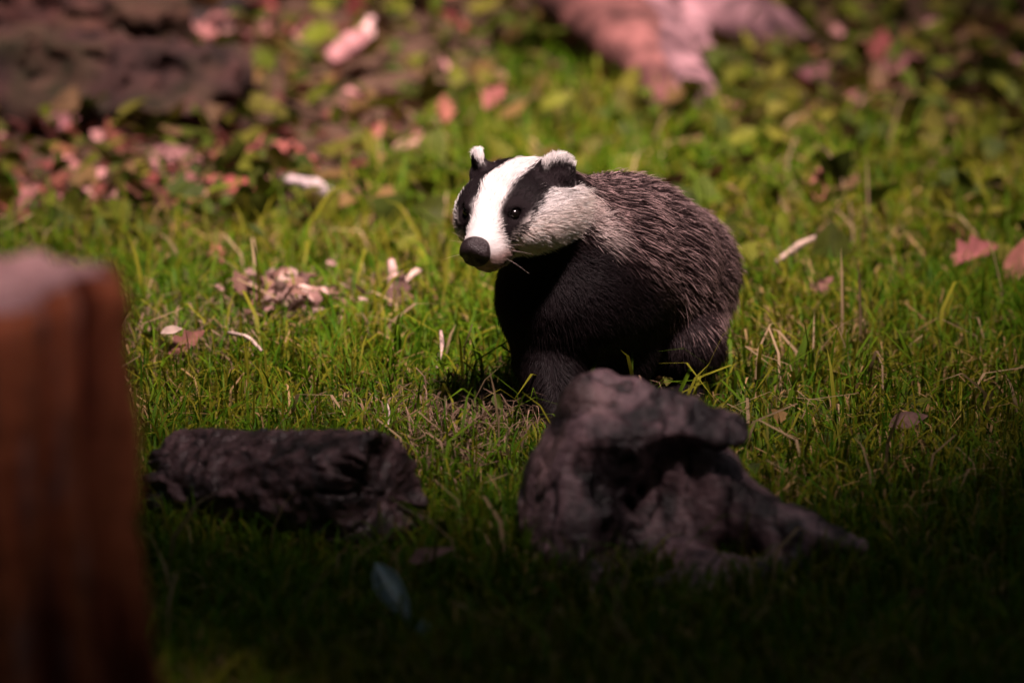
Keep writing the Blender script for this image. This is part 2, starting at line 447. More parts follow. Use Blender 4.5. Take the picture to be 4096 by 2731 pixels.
def leaf_cards(P, size, r):
    n = len(P)
    d = r.normal(size=(n, 3)); d /= np.linalg.norm(d, axis=1, keepdims=True)
    e = np.cross(d, r.normal(size=(n, 3))); e /= np.linalg.norm(e, axis=1, keepdims=True)
    s = size * r.uniform(.7, 1.3, (n, 1)); nrm = np.cross(d, e)
    V = np.stack([P - d * s, P - e * s * .45 + nrm * s * .12, P + d * s, P + e * s * .45 + nrm * s * .12], 1).reshape(-1, 3)
    Q = np.arange(4 * n).reshape(-1, 4)
    return V, Q

def shade_crown(name, parent, c, rad, n, size, seed):  # leaves added overhead, out of view, to cast shade
    r = np.random.default_rng(seed)
    cl = r.normal(size=(160, 3)); cl /= np.linalg.norm(cl, axis=1, keepdims=True); cl *= r.uniform(.15, .95, (160, 1))
    P = cl[r.integers(0, 160, n)] + r.normal(size=(n, 3)) * 0.18
    P = np.asarray(c) + P * np.asarray(rad)
    P = P[~in_gap(P)]; P = P[P[:, 2] > 3.0]
    V, Q = leaf_cards(P, size, r)
    k = np.repeat(r.uniform(.6, 1.3, (len(P), 1)), 4, axis=0)
    return link(name, npmesh(name, V, quads=Q, col=np.array([.045, .065, .02]) * k, smooth=False), M_SHADE_LEAF, parent)

BARKC = bark_colour((.045, .026, .026), (.22, .115, .11), 81, s=9)
def tree(x, y, r, h, crown_c, crown_r, n, seed, label, limbs=4):
    z0 = float(ground_z(x, y)) - .1
    t = empty('shade_tree', (x, y, z0))
    tube_obj('trunk', [(x, y, z0), (x + .02, y, z0 + .5), (x + .05, y + .03, h * .5), (x, y, h)], [r * 1.35, r, r * .85, r * .55], BARKC, M_BARK, t, seed, 28, .1, 12)
    rr = np.random.default_rng(seed)
    for k in range(limbs):
        a = rr.uniform(0, 6.28); e = np.array(crown_c) + np.array([math.cos(a) * crown_r[0] * .6, math.sin(a) * crown_r[1] * .6, rr.uniform(-.2, .6)])
        s0 = np.array([x, y, h * rr.uniform(.75, .97)])
        tube_obj('limb', [s0, (s0 + e) / 2 + np.array([0, 0, .25]), e], [r * .4, r * .26, r * .08], BARKC, M_BARK, t, seed + k, 10, .1, 4)
    shade_crown('shade_crown', t, crown_c, crown_r, n, .17, seed)
    tag(t, label, 'tree', 'woodland trees round the clearing')
    return t

root_tree = tree(0.36, 3.35, .24, 4.6, (0.6, 4.0, 5.2), (3.0, 2.6, 1.7), 12000, 201, 'tree whose bare pinkish roots run down the littered bank behind the badger')
# roots of that tree in view
def gp(px, py, dz): return gpt(px, py, 0) + np.array([0, 0, dz])
ROOTC = bark_colour((.07, .035, .038), (.34, .19, .205), 82, s=24)
def root(pts, rads, colf, seed):
    P = [np.array([.34, 3.3, .30])] + [gpt(px, py + h * 730) + np.array([0, 0, h]) for px, py, h in pts]
    tube_obj('root', P, [.12] + list(rads), colf, M_BARK, root_tree, seed, 18, .13, 8)
RUST = bark_colour((.05, .022, .019), (.24, .10, .09), 83, s=24)
root([(622, -8, .06), (650, 32, .06), (676, 68, .055), (698, 100, .035), (712, 124, -.01)], [.050, .040, .034, .026, .008], ROOTC, 301)
root([(700, -4, .07), (735, 16, .055), (780, 36, .035), (822, 52, -.01)], [.060, .046, .032, .008], ROOTC, 302)
root([(585, -4, .07), (622, 34, .06), (650, 70, .045), (674, 108, .02), (690, 128, -.01)], [.07, .055, .045, .03, .008], RUST, 303)
root([(690, 30, .04), (704, 62, .03), (716, 84, -.008)], [.030, .020, .006], ROOTC, 304)

tree(-3.0, 2.6, .20, 5.0, (-3.1, 2.4, 5.3), (2.9, 3.0, 1.7), 14000, 211, 'unseen tree added left of the clearing to shade it')  # this and the following trees stand out of view, added for shade
tree(3.3, 1.2, .22, 5.0, (3.0, 1.2, 5.3), (2.7, 3.2, 1.7), 14000, 221, 'unseen tree added right of the clearing for its shade')
tree(2.3, -4.8, .20, 4.8, (1.2, -4.2, 5.0), (3.3, 3.4, 1.5), 24000, 231, 'unseen tree added to darken the grass on the dead wood side')
tree(-2.5, -4.6, .21, 4.8, (-2.0, -4.4, 5.0), (3.4, 3.4, 1.5), 24000, 241, 'unseen tree added to darken the grass on the stump side')
tree(-1.6, -9.6, .19, 4.8, (0.0, -9.2, 5.2), (4.2, 3.4, 1.5), 20000, 251, 'unseen tree added farthest from the bank to shade the foreground')
rw = np.random.default_rng(77)  # leaf ring added out of view to keep low sky light out
n = 60000; a = rw.uniform(0, 2 * np.pi, n); R = rw.uniform(15.5, 18.5, n)
P = np.stack([R * np.cos(a), -2 + R * np.sin(a), rw.uniform(-.02, 1, n) * 13.5], 1)
Vw, Qw = leaf_cards(P, .42, rw)
tag(link('sky_blocker_ring', npmesh('sky_blocker_ring', Vw, quads=Qw, col=np.array([.04, .06, .02]) * np.repeat(rw.uniform(.5, 1.3, (n, 1)), 4, axis=0), smooth=False), M_SHADE_LEAF), 'unseen ring of leaves added round the clearing to block low sky light', 'woodland', kind='stuff')

# fallen logs on the bank, top left
def bank_log(name, px0, py0, px1, py1, r, seed, label, lift=0.0, dark=(.010, .006, .005), light=(.050, .022, .019), moss=.1):
    a = gpt(px0, py0); b = gpt(px1, py1); a[2] += r * .45 + lift; b[2] += r * .35 + lift
    c = (a + b) / 2; t = empty(name, (c[0], c[1], c[2] - r))
    half = np.linalg.norm(b - a) / 2
    f = log_sdf(c, b - a, half, r, seed, ridge=.034, lump=.42)
    m = np.maximum(np.abs(b - a) / 2, 0) + r * 1.7
    wood_obj('bark', f, c - m, c + m, 0.014, bark_colour(dark, light, seed, moss, 22), M_BARK, t)
    tag(t, label, 'log', 'fallen logs rotting on the bank'); return t
bank_log('fallen_log', -150, 98, 246, 132, .075, 401, 'dark mossy rotten log along the foot of the bank with litter against it')
bank_log('fallen_log', -160, 50, 190, 92, .060, 402, 'reddish rotten log stacked behind the mossy log on the bank', .04, (.014, .007, .006), (.075, .030, .025), .1)
bank_log('fallen_log', -120, 40, 235, 26, .075, 403, 'purplish rotten log highest on the bank behind the others', .02, (.012, .008, .010), (.06, .036, .04), .1)

# ------------------------------------------------------------------ leaves
def leaf_mesh(kind, r, size=1.0):
    """curled leaf: kind 'oak' lobed, 'oval', 'ivy' broad; verts rows along the midrib x 5"""
    L = 9; W = 5; s = np.linspace(0, 1, L)
    if kind == 'oak': w = .26 * np.sin(np.pi * s ** .8) * (1 + .35 * np.sin(s * 22)) + .012
    elif kind == 'ivy': w = .50 * np.sin(np.pi * np.clip(s * .95 + .05, 0, 1) ** .55) * (1 + .15 * np.sin(s * 14)) + .01
    else: w = .24 * np.sin(np.pi * s ** .75) + .012
    t = np.linspace(-1, 1, W)
    X = s[:, None] + 0 * t; Y = w[:, None] * t
    curl = r.uniform(-.9, .9); cup = r.uniform(-.2, .9); tw = r.uniform(-.6, .6)
    Z = curl * .35 * (s[:, None] - .4) ** 2 + cup * np.abs(Y) * .8 + tw * Y * (s[:, None] - .3) + r.normal(0, .012, X.shape)
    V = np.stack([X - .5, Y, Z], -1).reshape(-1, 3) * size
    i, j = np.meshgrid(np.arange(L - 1), np.arange(W - 1), indexing='ij'); a = (i * W + j).ravel()
    return V, np.stack([a, a + W, a + W + 1, a + 1], 1)

LEAF_POOL = {k: [leaf_mesh(k, rng) for _ in range(10)] for k in ('oak', 'ivy', 'oval')}
def rotm(yaw, pitch, roll):
    return np.array(Matrix.Rotation(yaw, 3, 'Z') @ Matrix.Rotation(pitch, 3, 'Y') @ Matrix.Rotation(roll, 3, 'X'))

def leaf_mass(name, P, kinds, sizes, cols, tilt, mat, label, cat, lift=(0, .02)):
    VV = []; QQ = []; CC = []; off = 0
    for k in range(len(P)):
        V, Q = random.choice(LEAF_POOL[random.choice(kinds)])
        s = rng.uniform(*sizes); M = rotm(rng.uniform(0, 6.28), rng.normal(0, tilt), rng.normal(0, tilt))
        V = V * s @ M.T; V = V + P[k] + np.array([0, 0, -V[:, 2].min() * .5 + rng.uniform(*lift)])
        c = np.array(cols[rng.integers(len(cols))]) * rng.uniform(.65, 1.3)
        VV.append(V); QQ.append(Q + off); CC.append(np.tile(c, (len(V), 1))); off += len(V)
    o = link(name, npmesh(name, np.concatenate(VV), quads=np.concatenate(QQ), col=np.concatenate(CC)), mat)
    return tag(o, label, cat, kind='stuff')

def scatter(n, x0, x1, y0, y1, prob):
    x = rng.uniform(x0, x1, n); y = rng.uniform(y0, y1, n)
    k = rng.uniform(size=n) < prob(x, y); x, y = x[k], y[k]
    return np.stack([x, y, ground_z(x, y)], 1)

def litter_p(x, y):
    left = smoothstep(.0, -.4, x) * .55
    return (1 - grassiness(x, y)) * (0.14 + left + .25 * fbm(P3(x * 3, y * 3), 91, 2)) + .02
def ivy_p(x, y):
    return (1 - grassiness(x, y) * (1 - .55 * smoothstep(.5, 1.5, y))) * np.clip(0.45 + .45 * np.clip(x + .2, -.8, .5) + .5 * fbm(P3(x * 2.5, y * 2.5), 92, 2), 0, 1)
DEAD = [(.25, .085, .068), (.21, .055, .048), (.31, .135, .125), (.12, .042, .028), (.34, .17, .16), (.17, .075, .038), (.10, .04, .03)]
GREEN = [(.055, .080, .007), (.090, .110, .009), (.038, .055, .008), (.105, .115, .012), (.075, .070, .012), (.12, .115, .016), (.13, .080, .028), (.06, .075, .010), (.10, .060, .03)]
leaf_mass('leaf_litter', scatter(17000, -2.0, 2.0, .5, 4.4, litter_p), ['oak', 'oval'], (.02, .06), DEAD, .45, M_DEAD, 'reddish brown dead leaves littering the bank', 'leaf litter')
leaf_mass('ground_ivy', scatter(24000, -1.8, 1.8, .3, 4.2, ivy_p), ['ivy', 'oval'], (.02, .048), GREEN, .55, M_LEAF, 'low green leafy ground cover growing over the bank', 'ground cover', (.005, .05))

# ------------------------------------------------------------------ badger
BO = (0.0, 0.0, 0.0)
HO = np.array([0.0, -0.08, 0.252])
def head_rot(a, b, c):
    a, b, c = map(math.radians, (a, b, c))
    B = np.array([[0, 1, 0], [-1, 0, 0], [0, 0, 1.0]])
    ya = np.array([[math.cos(a), -math.sin(a), 0], [math.sin(a), math.cos(a), 0], [0, 0, 1]])
    pi = np.array([[math.cos(b), 0, math.sin(b)], [0, 1, 0], [-math.sin(b), 0, math.cos(b)]])
    ro = np.array([[1, 0, 0], [0, math.cos(c), -math.sin(c)], [0, math.sin(c), math.cos(c)]])
    return B @ ya @ pi @ ro
HR = head_rot(-28, 12, 2.5)
def toH(P): return (P - HO) @ HR
def fromH(h): return HO + np.asarray(h, float) @ HR.T
EYE = {1: np.array([.0455, .0288, .0130]), -1: np.array([.0455, -.0288, .0130])}
EAR = {s: np.array([-.026, s * .0490, .0365]) for s in (1, -1)}
def ear_frame(s):
    n = np.array([.62, s * .78, .05]); n /= np.linalg.norm(n)
    up = np.array([-.05, s * .42, .9]); up -= n * (up @ n); up /= np.linalg.norm(up)
    return np.stack([n, np.cross(up, n), up], 1)          # columns: face normal, width, up
EF = {s: ear_frame(s) for s in (1, -1)}

def sd_head(H):
    d = sd_ell(H, (-.018, 0, -.004), (.060, .053, .042))
    d = smin(d, sd_cone(H, (.014, 0, .003), (.073, 0, -.0150), .039, .0212), .025)
    d = smin(d, sd_cone(H, (-.03, 0, -.026), (.066, 0, -.035), .030, .0125), .014)
    for s in (1, -1):
        d = smin(d, sd_ell(H, (-.010, s * .036, -.006), (.060, .026, .034)), .022)
        d = smin(d, sd_ell(H, (.064, s * .0115, -.0255), (.020, .0120, .0140)), .010)          # lips
        d = smin(d, sd_ell(H, EYE[s] + [-.004, -s * .004, .006], (.013, .009, .008)), .010)   # brow
        d = -smin(-d, np.linalg.norm(H - EYE[s] - [.001, s * .0015, 0], axis=-1) - .0065, .004)  # eye socket
        d = -smin(-d, sd_cone(H, (.086, s * .0075, -.0355), (.066, s * .0200, -.0340), .0012, .0016), .003)          # mouth line
        q = (H - EAR[s]) @ EF[s]
        e = sd_ell(q, (0, 0, 0), (.0068, .0210, .0180))
        e = -smin(-e, sd_ell(q, (.008, 0, -.003), (.0078, .0160, .0125)), .003)
        d = smin(d, e, .009)
        d = smin(d, sd_cone(H, EAR[s] + [-.006, -s * .012, -.018], EAR[s] - EF[s][:, 2] * .008 + [-.003, 0, 0], .02, .011), .012)
    return d
PB = [np.array(p) for p in ((.066, .0, .142), (.120, .13, .146), (.168, .25, .114))]
def sd_body(P):
    d = sd_cone(P, PB[0], PB[1], .077, .094)
    d = smin(d, sd_cone(P, PB[1], PB[2], .094, .084), .03)
    d = smin(d, sd_ell(P, (.10, .08, .185), (.075, .09, .06)), .03)                      # withers
    d = smin(d, sd_cone(P, (.078, .035, .185), fromH((-.042, 0, -.020)), .074, .052), .03)   # neck
    # forelegs
    d = smin(d, sd_cone(P, (.046, -.012, .125), (.043, -.022, .080), .052, .037), .03)
    d = smin(d, sd_cone(P, (.043, -.022, .080), (.055, -.082, .022), .036, .021), .015)
    d = smin(d, sd_ell(P, (.058, -.104, .013), (.021, .032, .013)), .01)
    d = smin(d, sd_cone(P, (.105, .03, .12), (.118, .045, .075), .055, .04), .03)
    d = smin(d, sd_cone(P, (.118, .045, .075), (.125, .03, .02), .037, .022), .015)
    d = smin(d, sd_ell(P, (.125, .010, .013), (.021, .032, .013)), .01)
    # hind legs
    d = smin(d, sd_cone(P, (.182, .200, .098), (.196, .100, .062), .052, .036), .03)
    d = smin(d, sd_cone(P, (.196, .100, .062), (.193, .110, .024), .034, .022), .015)
    d = smin(d, sd_ell(P, (.192, .070, .012), (.020, .038, .012)), .01)
    d = smin(d, sd_cone(P, (.10, .26, .095), (.088, .21, .06), .056, .036), .03)
    d = smin(d, sd_cone(P, (.088, .21, .06), (.088, .235, .026), .032, .020), .015)
    d = smin(d, sd_ell(P, (.086, .205, .012), (.020, .038, .012)), .01)
    d = smin(d, sd_cone(P, (.172, .31, .13), (.20, .375, .10), .026, .012), .02)           # tail
    return d
def sd_badger(P):
    d = sd_body(P)
    m = np.linalg.norm(P - HO, axis=-1) < .19
    if m.any():
        h = sd_head(toH(P[m])); d = d.copy(); d[m] = smin(d[m], h, .028)
    return d

def badger_colour(P, r=None):
    """coat markings: (root rgb, tip rgb, length, region)"""
    H = toH(P); X, Y, Z = H.T; aY = np.abs(Y); n = len(P)
    dh = sd_head(H); db = sd_body(P)
    head = (dh < db + .004) & (X > -.085)
    j = (r.normal(0, .0019, n) if r is not None else np.zeros(n))
    black = np.array([.011, .0075, .0085]); white = np.array([.80, .76, .74])
    t = ((P - PB[0]) @ (PB[2] - PB[0])) / ((PB[2] - PB[0]) @ (PB[2] - PB[0]))
    rnd = r.uniform(size=n) if r is not None else np.full(n, .5)
    # trunk: grizzled grey above, black below
    zthr = np.maximum(.178 - .215 * np.clip(t, -.2, 1.1), .078) + .02 * (rnd - .5)
    g = smoothstep(-.03, .02, P[:, 2] - zthr)
    front = smoothstep(.0, .10, t + .35 * (P[:, 0] - .05) / .1)
    g = g * np.clip(front + smoothstep(.19, .22, P[:, 2]), 0, 1)
    guard = (rnd > .76)
    tipc = np.where(guard[:, None], np.array([.66, .46, .44]) * (.12 + .88 * ((rnd[:, None] - .76) / .24)), np.array([.020, .011, .011]))
    root = black * .7 * (1 - g[:, None]) + np.array([.022, .014, .015]) * g[:, None]; tip = black * (1 - g[:, None]) + tipc * g[:, None]
    tipc = tipc * (.38 + .62 * smoothstep(-.05, .55, t))[:, None]
    L = (.012 + .011 * g) * np.where(guard, 1.15, .85) * (.6 + .4 * smoothstep(.06, .13, P[:, 2]))
    leg = P[:, 2] < .08
    L = np.where(leg, .007 + .10 * np.clip(P[:, 2], 0, .08), L)
    # pale ruff behind the cheek
    A = fromH((-.060, .048, -.010)); B = np.array([.106, -.045, .212])
    ba = B - A; tt = np.clip((P - A) @ ba / (ba @ ba), 0, 1); dd = np.linalg.norm(P - A - tt[:, None] * ba, axis=1)
    ruff = smoothstep(.024 - .010 * tt, .010 - .005 * tt, dd + j * 3) * (1 - .6 * tt)
    pw = white * np.array([1.0, .88, .84])
    root = root * (1 - ruff[:, None]) + pw * .8 * ruff[:, None]; tip = tip * (1 - ruff[:, None]) + pw * ruff[:, None]
    # head stripes
    ck = (smoothstep(.018, -.008, Z) * smoothstep(.075, .055, X))[:, None]
    c = white * (1 - ck) + np.array([.88, .76, .70]) * ck
    sw = np.interp(X, [-.08, -.04, -.02, .01, .04, .06, .08], [.014, .0160, .0180, .0195, .0170, .0175, .026])
    lo = np.interp(X, [-.07, -.04, -.01, .02, .045, .055, .062, .07], [.036, .034, .030, .021, .0060, -.008, -.020, -.03])
    stripe = (aY + j > sw) & (Z + 1.2 * j > lo) & (X < .066)
    lipm = (smoothstep(-.014, -.026, Z) * smoothstep(.052, .066, X))[:, None]
    c = c * (1 - lipm * .8) + np.array([.50, .30, .27]) * lipm * .8
    for s in (1, -1):
        for a, b in (((.086, .007, -.0350), (.068, .0185, -.0340)), ((.068, .0185, -.0340), (.051, .0255, -.0270)), ((.051, .0255, -.0270), (.055, .026, -.014))):
            a = np.array(a) * [1, s, 1]; b = np.array(b) * [1, s, 1]
            stripe |= sd_cone(H, a, b, .0022, .0030) < j * .4
    throat = (Z < -.040 - .25 * np.clip(-.01 - X, 0, .1) * 0) & (X < .045)
    c = np.where((stripe | throat)[:, None], black, c)
    earm = np.zeros(n, bool); ewhite = np.zeros(n, bool)
    for s in (1, -1):
        q = (H - EAR[s]) @ EF[s]
        m = (np.abs(q[:, 0]) < .016) & (np.hypot(q[:, 1], q[:, 2]) < .029) & (q[:, 2] > -.018)
        earm |= m
        ewhite |= m & (np.hypot(q[:, 1] / .0225, q[:, 2] / .0180) + j * 60 > .70) & (q[:, 2] > .0035 + j)
    back = earm | (head & (X < -.042) & (Z > .012) & (aY > .02))
    c = np.where((back & ~ewhite)[:, None], black * 1.4, c); c = np.where(ewhite[:, None], white, c)
    nape = head & (X < -.056) & (Z > .0)
    c = np.where((nape & ~earm)[:, None], black * 1.6, c)
    Lh = np.interp(X, [-.08, -.04, 0, .04, .07, .09], [.018, .014, .011, .009, .0065, .003])
    Lh = np.where((Z < .01) & (X < .035), Lh * 1.5, Lh)
    Lh = np.where(earm, np.where(ewhite, .0085, .005), Lh)
    for s in (1, -1):
        de = np.linalg.norm(H - EYE[s], axis=1)
        Lh = np.where(de < .016, np.minimum(Lh, .0035), Lh); Lh = np.where(de < .0080, 0, Lh)
    dn = np.linalg.norm((H - np.array([.0930, 0, -.0165])) / np.array([.012, .018, .0155]), axis=1)
    Lh = np.where(dn < 1.05, 0, Lh)
    hm = head[:, None]
    root = np.where(hm, c * .95, root); tip = np.where(hm, c, tip); L = np.where(head, Lh, L)
    return root, tip, L, head, earm, g

badger = empty('badger', BO)
Vb, Qb = surface_nets(sd_badger, (-.17, -.22, -.012), (.32, .42, .36), .0032)
Nb = vnormals(Vb, Qb)
rootc, tipc, _, _, _, _ = badger_colour(Vb)
for _ in range(2):
    acc = rootc.copy(); cnt = np.ones((len(Vb), 1))
    for a_, b_ in ((0, 1), (1, 2), (2, 3), (3, 0)):
        np.add.at(acc, Qb[:, a_], rootc[Qb[:, b_]]); np.add.at(cnt, Qb[:, a_], 1)
    rootc = acc / cnt
link('body', npmesh('badger_body', Vb, quads=Qb, col=rootc), M_SKIN, badger)

# fur
def make_fur(n):
    r = np.random.default_rng(5)
    tri = np.concatenate([Qb[:, [0, 1, 2]], Qb[:, [0, 2, 3]]])
    A = Vb[tri[:, 0]]; B = Vb[tri[:, 1]]; C = Vb[tri[:, 2]]
    area = .5 * np.linalg.norm(np.cross(B - A, C - A), axis=1)
    cen = (A + B + C) / 3
    hw = np.linalg.norm(cen - HO, axis=1) < .125
    view = np.array([0, -.98, .19])
    fn = np.cross(B - A, C - A); fn /= np.linalg.norm(fn, axis=1, keepdims=True) + 1e-12
    w = area * np.where(hw, 6.0, 1.0) * np.where(cen[:, 2] < .02, .4, 1)
    k = r.choice(len(tri), n, p=w / w.sum())
    u = r.uniform(size=n); v = r.uniform(size=n); m = u + v > 1; u[m] = 1 - u[m]; v[m] = 1 - v[m]
    P = A[k] + u[:, None] * (B - A)[k] + v[:, None] * (C - A)[k]
    N = Nb[tri[k, 0]] * (1 - u - v)[:, None] + Nb[tri[k, 1]] * u[:, None] + Nb[tri[k, 2]] * v[:, None]
    N /= np.linalg.norm(N, axis=1, keepdims=True)
    root, tip, L, head, ear, g = badger_colour(P, r)
    keep = L > .0005
    P, N, root, tip, L, head, ear, g = (a[keep] for a in (P, N, root, tip, L, head, ear, g)); n = len(P)
    L = L * r.uniform(.65, 1.25, n)
    # lie of the coat
    H = toH(P)
    fh = np.tile(np.array([-1.0, 0, -.15]), (n, 1)); fh[:, 1] += .35 * np.sign(H[:, 1]) * smoothstep(.01, .04, np.abs(H[:, 1])) * smoothstep(.03, -.03, H[:, 0])
    fh[:, 2] -= .35 * smoothstep(.0, -.03, H[:, 2])
    for s in (1, -1):
        q = (H - EAR[s]) @ EF[s]; m = ear & (H[:, 1] * s > 0)
        fh[m] = EF[s][:, 2] + .5 * q[m, 1:2] / .02 * EF[s][:, 1] + np.array([-.35, 0, 0])
    fh = fh @ HR.T
    ax = (PB[2] - PB[0]) / np.linalg.norm(PB[2] - PB[0])
    fb = np.tile(ax, (n, 1)) + np.array([0, 0, -1.0]) * np.where(P[:, 2] < .11, 1.6, .55)[:, None]
    wsw = np.stack([vnoise(P * 22, 301), vnoise(P * 22, 302), vnoise(P * 22, 303)], -1)
    fb += .35 * wsw
    F = np.where(head[:, None], fh + .05 * wsw, fb)
    F += r.normal(0, 1, (n, 3)) * np.where(head, .10, .22)[:, None]
    F -= N * np.sum(F * N, 1, keepdims=True); F /= np.linalg.norm(F, axis=1, keepdims=True) + 1e-9
    lift = np.where(head, .24, .52) + r.normal(0, .12, n) + np.where(ear, .25, 0)
    D = F * np.cos(lift)[:, None] + N * np.sin(lift)[:, None]
    K = 5; s = np.linspace(0, 1, K)
    pts = P[:, None] - N[:, None] * .0008 + L[:, None, None] * (s[None, :, None] * D[:, None] + (s ** 2)[None, :, None] * (.30 * F - .25 * N)[:, None] * np.where(head, .6, 1.0)[:, None, None])
    pts[:, :, 2] -= (s ** 2)[None] * (L * .12)[:, None]
    # clumping of the long coat
    nc = 9000; ci = r.choice(n, nc, replace=False)
    kd = kdtree.KDTree(nc)
    for a, b in enumerate(ci): kd.insert(P[b], a)
    kd.balance()
    near = np.array([kd.find(p)[1] for p in P]); G = ci[near]
    cl = np.where(head, .06, .13)[:, None, None] * (s ** 1.3)[None, :, None]
    off = pts[G] - P[G][:, None] + P[G][:, None]
    scale = (L / L[G])[:, None, None]
    tgt = P[G][:, None] + (pts[G] - P[G][:, None]) * scale
    pts = pts * (1 - cl) + tgt * cl
    tb = smoothstep(.38, .80, s)[None, :, None]
    col = root[:, None] * (1 - tb) + tip[:, None] * tb
    col = col * np.clip(r.normal(1, .16, n), .5, 1.4)[:, None, None]
    rad = np.where(head, .00015, .00030)[:, None] * np.array([1, 1, .95, .8, .15])[None]
    cu = bpy.data.hair_curves.new('badger_fur')
    cu.add_curves([K] * n)
    cu.attributes['position'].data.foreach_set('vector', pts.astype(np.float32).ravel())
    ra = cu.attributes.get('radius') or cu.attributes.new('radius', 'FLOAT', 'POINT')
    ra.data.foreach_set('value', rad.astype(np.float32).ravel())
    at = cu.attributes.new('tint', 'FLOAT_COLOR', 'POINT')
    c4 = np.ones((n * K, 4), np.float32); c4[:, :3] = np.clip(col.reshape(-1, 3), 0, .9)
    at.data.foreach_set('color', c4.ravel())
    o = bpy.data.objects.new('fur', cu); COL.objects.link(o); cu.materials.append(M_FUR); o.parent = badger
    o['label'] = 'grizzled grey and black fur with white face stripes'
    return o
make_fur(230000)

# nose pad with nostrils
def sd_nose(H):
    q = H - np.array([.0930, 0, -.0165])
    d = sd_ell(q, (0, 0, 0), (.0130, .0182, .0162))
    d = smin(d, sd_ell(q, (-.004, 0, .007), (.013, .0150, .0100)), .005)
    d = -smin(-d, -(q @ np.array([.93, 0, -.37]) - .0095), .004)          # flattened front of the pad
    for s in (1, -1):
        hole = sd_cone(q, (.0110, s * .0074, -.0040), (.0050, s * .0165, -.0075), .0038, .0032)
        d = -smin(-d, hole, .003)
    d = -smin(-d, sd_cone(q, (.0060, 0, -.014), (.0115, 0, .003), .0014, .0007), .002)
    return d
Vn, Qn = surface_nets(sd_nose, (.066, -.026, -.042), (.112, .026, .010), .0009)
link('nose', npmesh('badger_nose', fromH(Vn), quads=Qn, col=np.tile([.02, .015, .015], (len(Vn), 1))), M_NOSE, badger)
# eyes
def uv_sphere(c, r, n=20):
    th = np.linspace(0, np.pi, n); ph = np.linspace(0, 2 * np.pi, 2 * n, endpoint=False)
    T, Pp = np.meshgrid(th, ph, indexing='ij')
    V = np.asarray(c) + r * np.stack([np.sin(T) * np.cos(Pp), np.sin(T) * np.sin(Pp), np.cos(T)], -1).reshape(-1, 3)
    i, j = np.meshgrid(np.arange(n - 1), np.arange(2 * n), indexing='ij')
    a = (i * 2 * n + j).ravel(); b = (i * 2 * n + (j + 1) % (2 * n)).ravel()
    return V, np.stack([a, a + 2 * n, b + 2 * n, b], 1)
for s in (1, -1):
    v, q = uv_sphere(fromH(EYE[s] + np.array([.0002, s * .0002, .0000])), .0060)
    link('eye', npmesh('badger_eye', v, quads=q), M_EYE, badger)
# claws
M_CLAW = mat_plain('claw', (.10, .075, .06), .4)
for cx, cy, ln in ((.058, -.104, .020), (.125, .010, .020), (.192, .070, .011), (.086, .205, .011)):
    for k in range(5):
        x = cx + (k - 2) * .0075; y = cy - .029 + .002 * abs(k - 2)
        v, q, t = tube([(x, y + .006, .015), (x, y - ln * .5, .014), (x, y - ln, .003)], [.0030, .0024, .0006], k, 7, 0, 3)
        link('claw', npmesh('badger_claw', v, tris=t, quads=q), M_CLAW, badger)
# whiskers
M_WHISK = mat_plain('whisker', (.55, .45, .40), .4)
for k, (x, s, z, dx, dy, dz) in enumerate([(.066, -1, -.02, .02, -.6, .45), (.060, -1, -.024, .0, -.7, .2), (.064, -1, -.028, .25, -.6, -.05), (.064, 1, -.02, .0, .5, .1), (.060, 1, -.026, -.2, .6, -.1), (.066, 1, -.03, .1, .6, -.25)]):
    a = np.array([x, s * .017, z]); d = np.array([dx, dy, dz]); d /= np.linalg.norm(d)
    L = .030 + .004 * (k % 3)
    v, q, t = tube([fromH(a), fromH(a + d * L * .5 + [0, 0, .001]), fromH(a + d * L + [0, 0, -.002])], [.00013, .00011, .00004], 1, 5, 0, 3)
    link('whisker', npmesh('badger_whisker', v, tris=t, quads=q), M_WHISK, badger)
tag(badger, 'grey badger with black and white striped face standing in the grass', 'badger')

# ------------------------------------------------------------------ grass
def blades(P, length, width, lean, colr, r, wil=None):
    n = len(P); ya = r.uniform(0, 2 * np.pi, n)
    d = np.stack([np.cos(ya), np.sin(ya), 0 * ya], -1)
    wv = np.stack([-np.sin(ya + r.normal(0, .8, n)), np.cos(ya), 0 * ya], -1)
    le = lean; L = length
    Z = np.array([0, 0, 1.0])
    s = np.array([0, .4, .75, 1.0])
    V = []
    for k, t in enumerate(s):
        bend = le * t ** 1.5
        c = P + (L * t)[:, None] * (d * np.sin(bend)[:, None] + Z * np.cos(bend)[:, None])
        w = width * (.9, 1.0, .75, .0)[k]
        if k < 3: V += [c - wv * w[:, None] / 2, c + wv * w[:, None] / 2]
        else: V += [c]
    V = np.stack(V, 1)
    b = np.arange(n)[:, None] * 7
    Q = np.concatenate([b + [0, 1, 3, 2], b + [2, 3, 5, 4]]); T = b + [4, 5, 6]
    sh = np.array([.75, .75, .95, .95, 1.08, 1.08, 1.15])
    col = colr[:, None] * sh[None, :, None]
    return V.reshape(-1, 3), Q, T, col.reshape(-1, 3)

def solid_mask(P):
    """keep grass out of the wood and the animal"""
    q = P.copy(); q[:, 2] += .02
    k = np.ones(len(P), bool)
    for f, c0, rr_ in ((fL, cL, .26), (f_gnarl, np.array([.16, yR - .02, .1]), .36), (sd_badger, np.array([.10, .08, .1]), .40)):
        m = np.linalg.norm(q[:, :2] - c0[:2], axis=1) < rr_
        if m.any(): k[m] &= f(q[m]) > .002
    return k

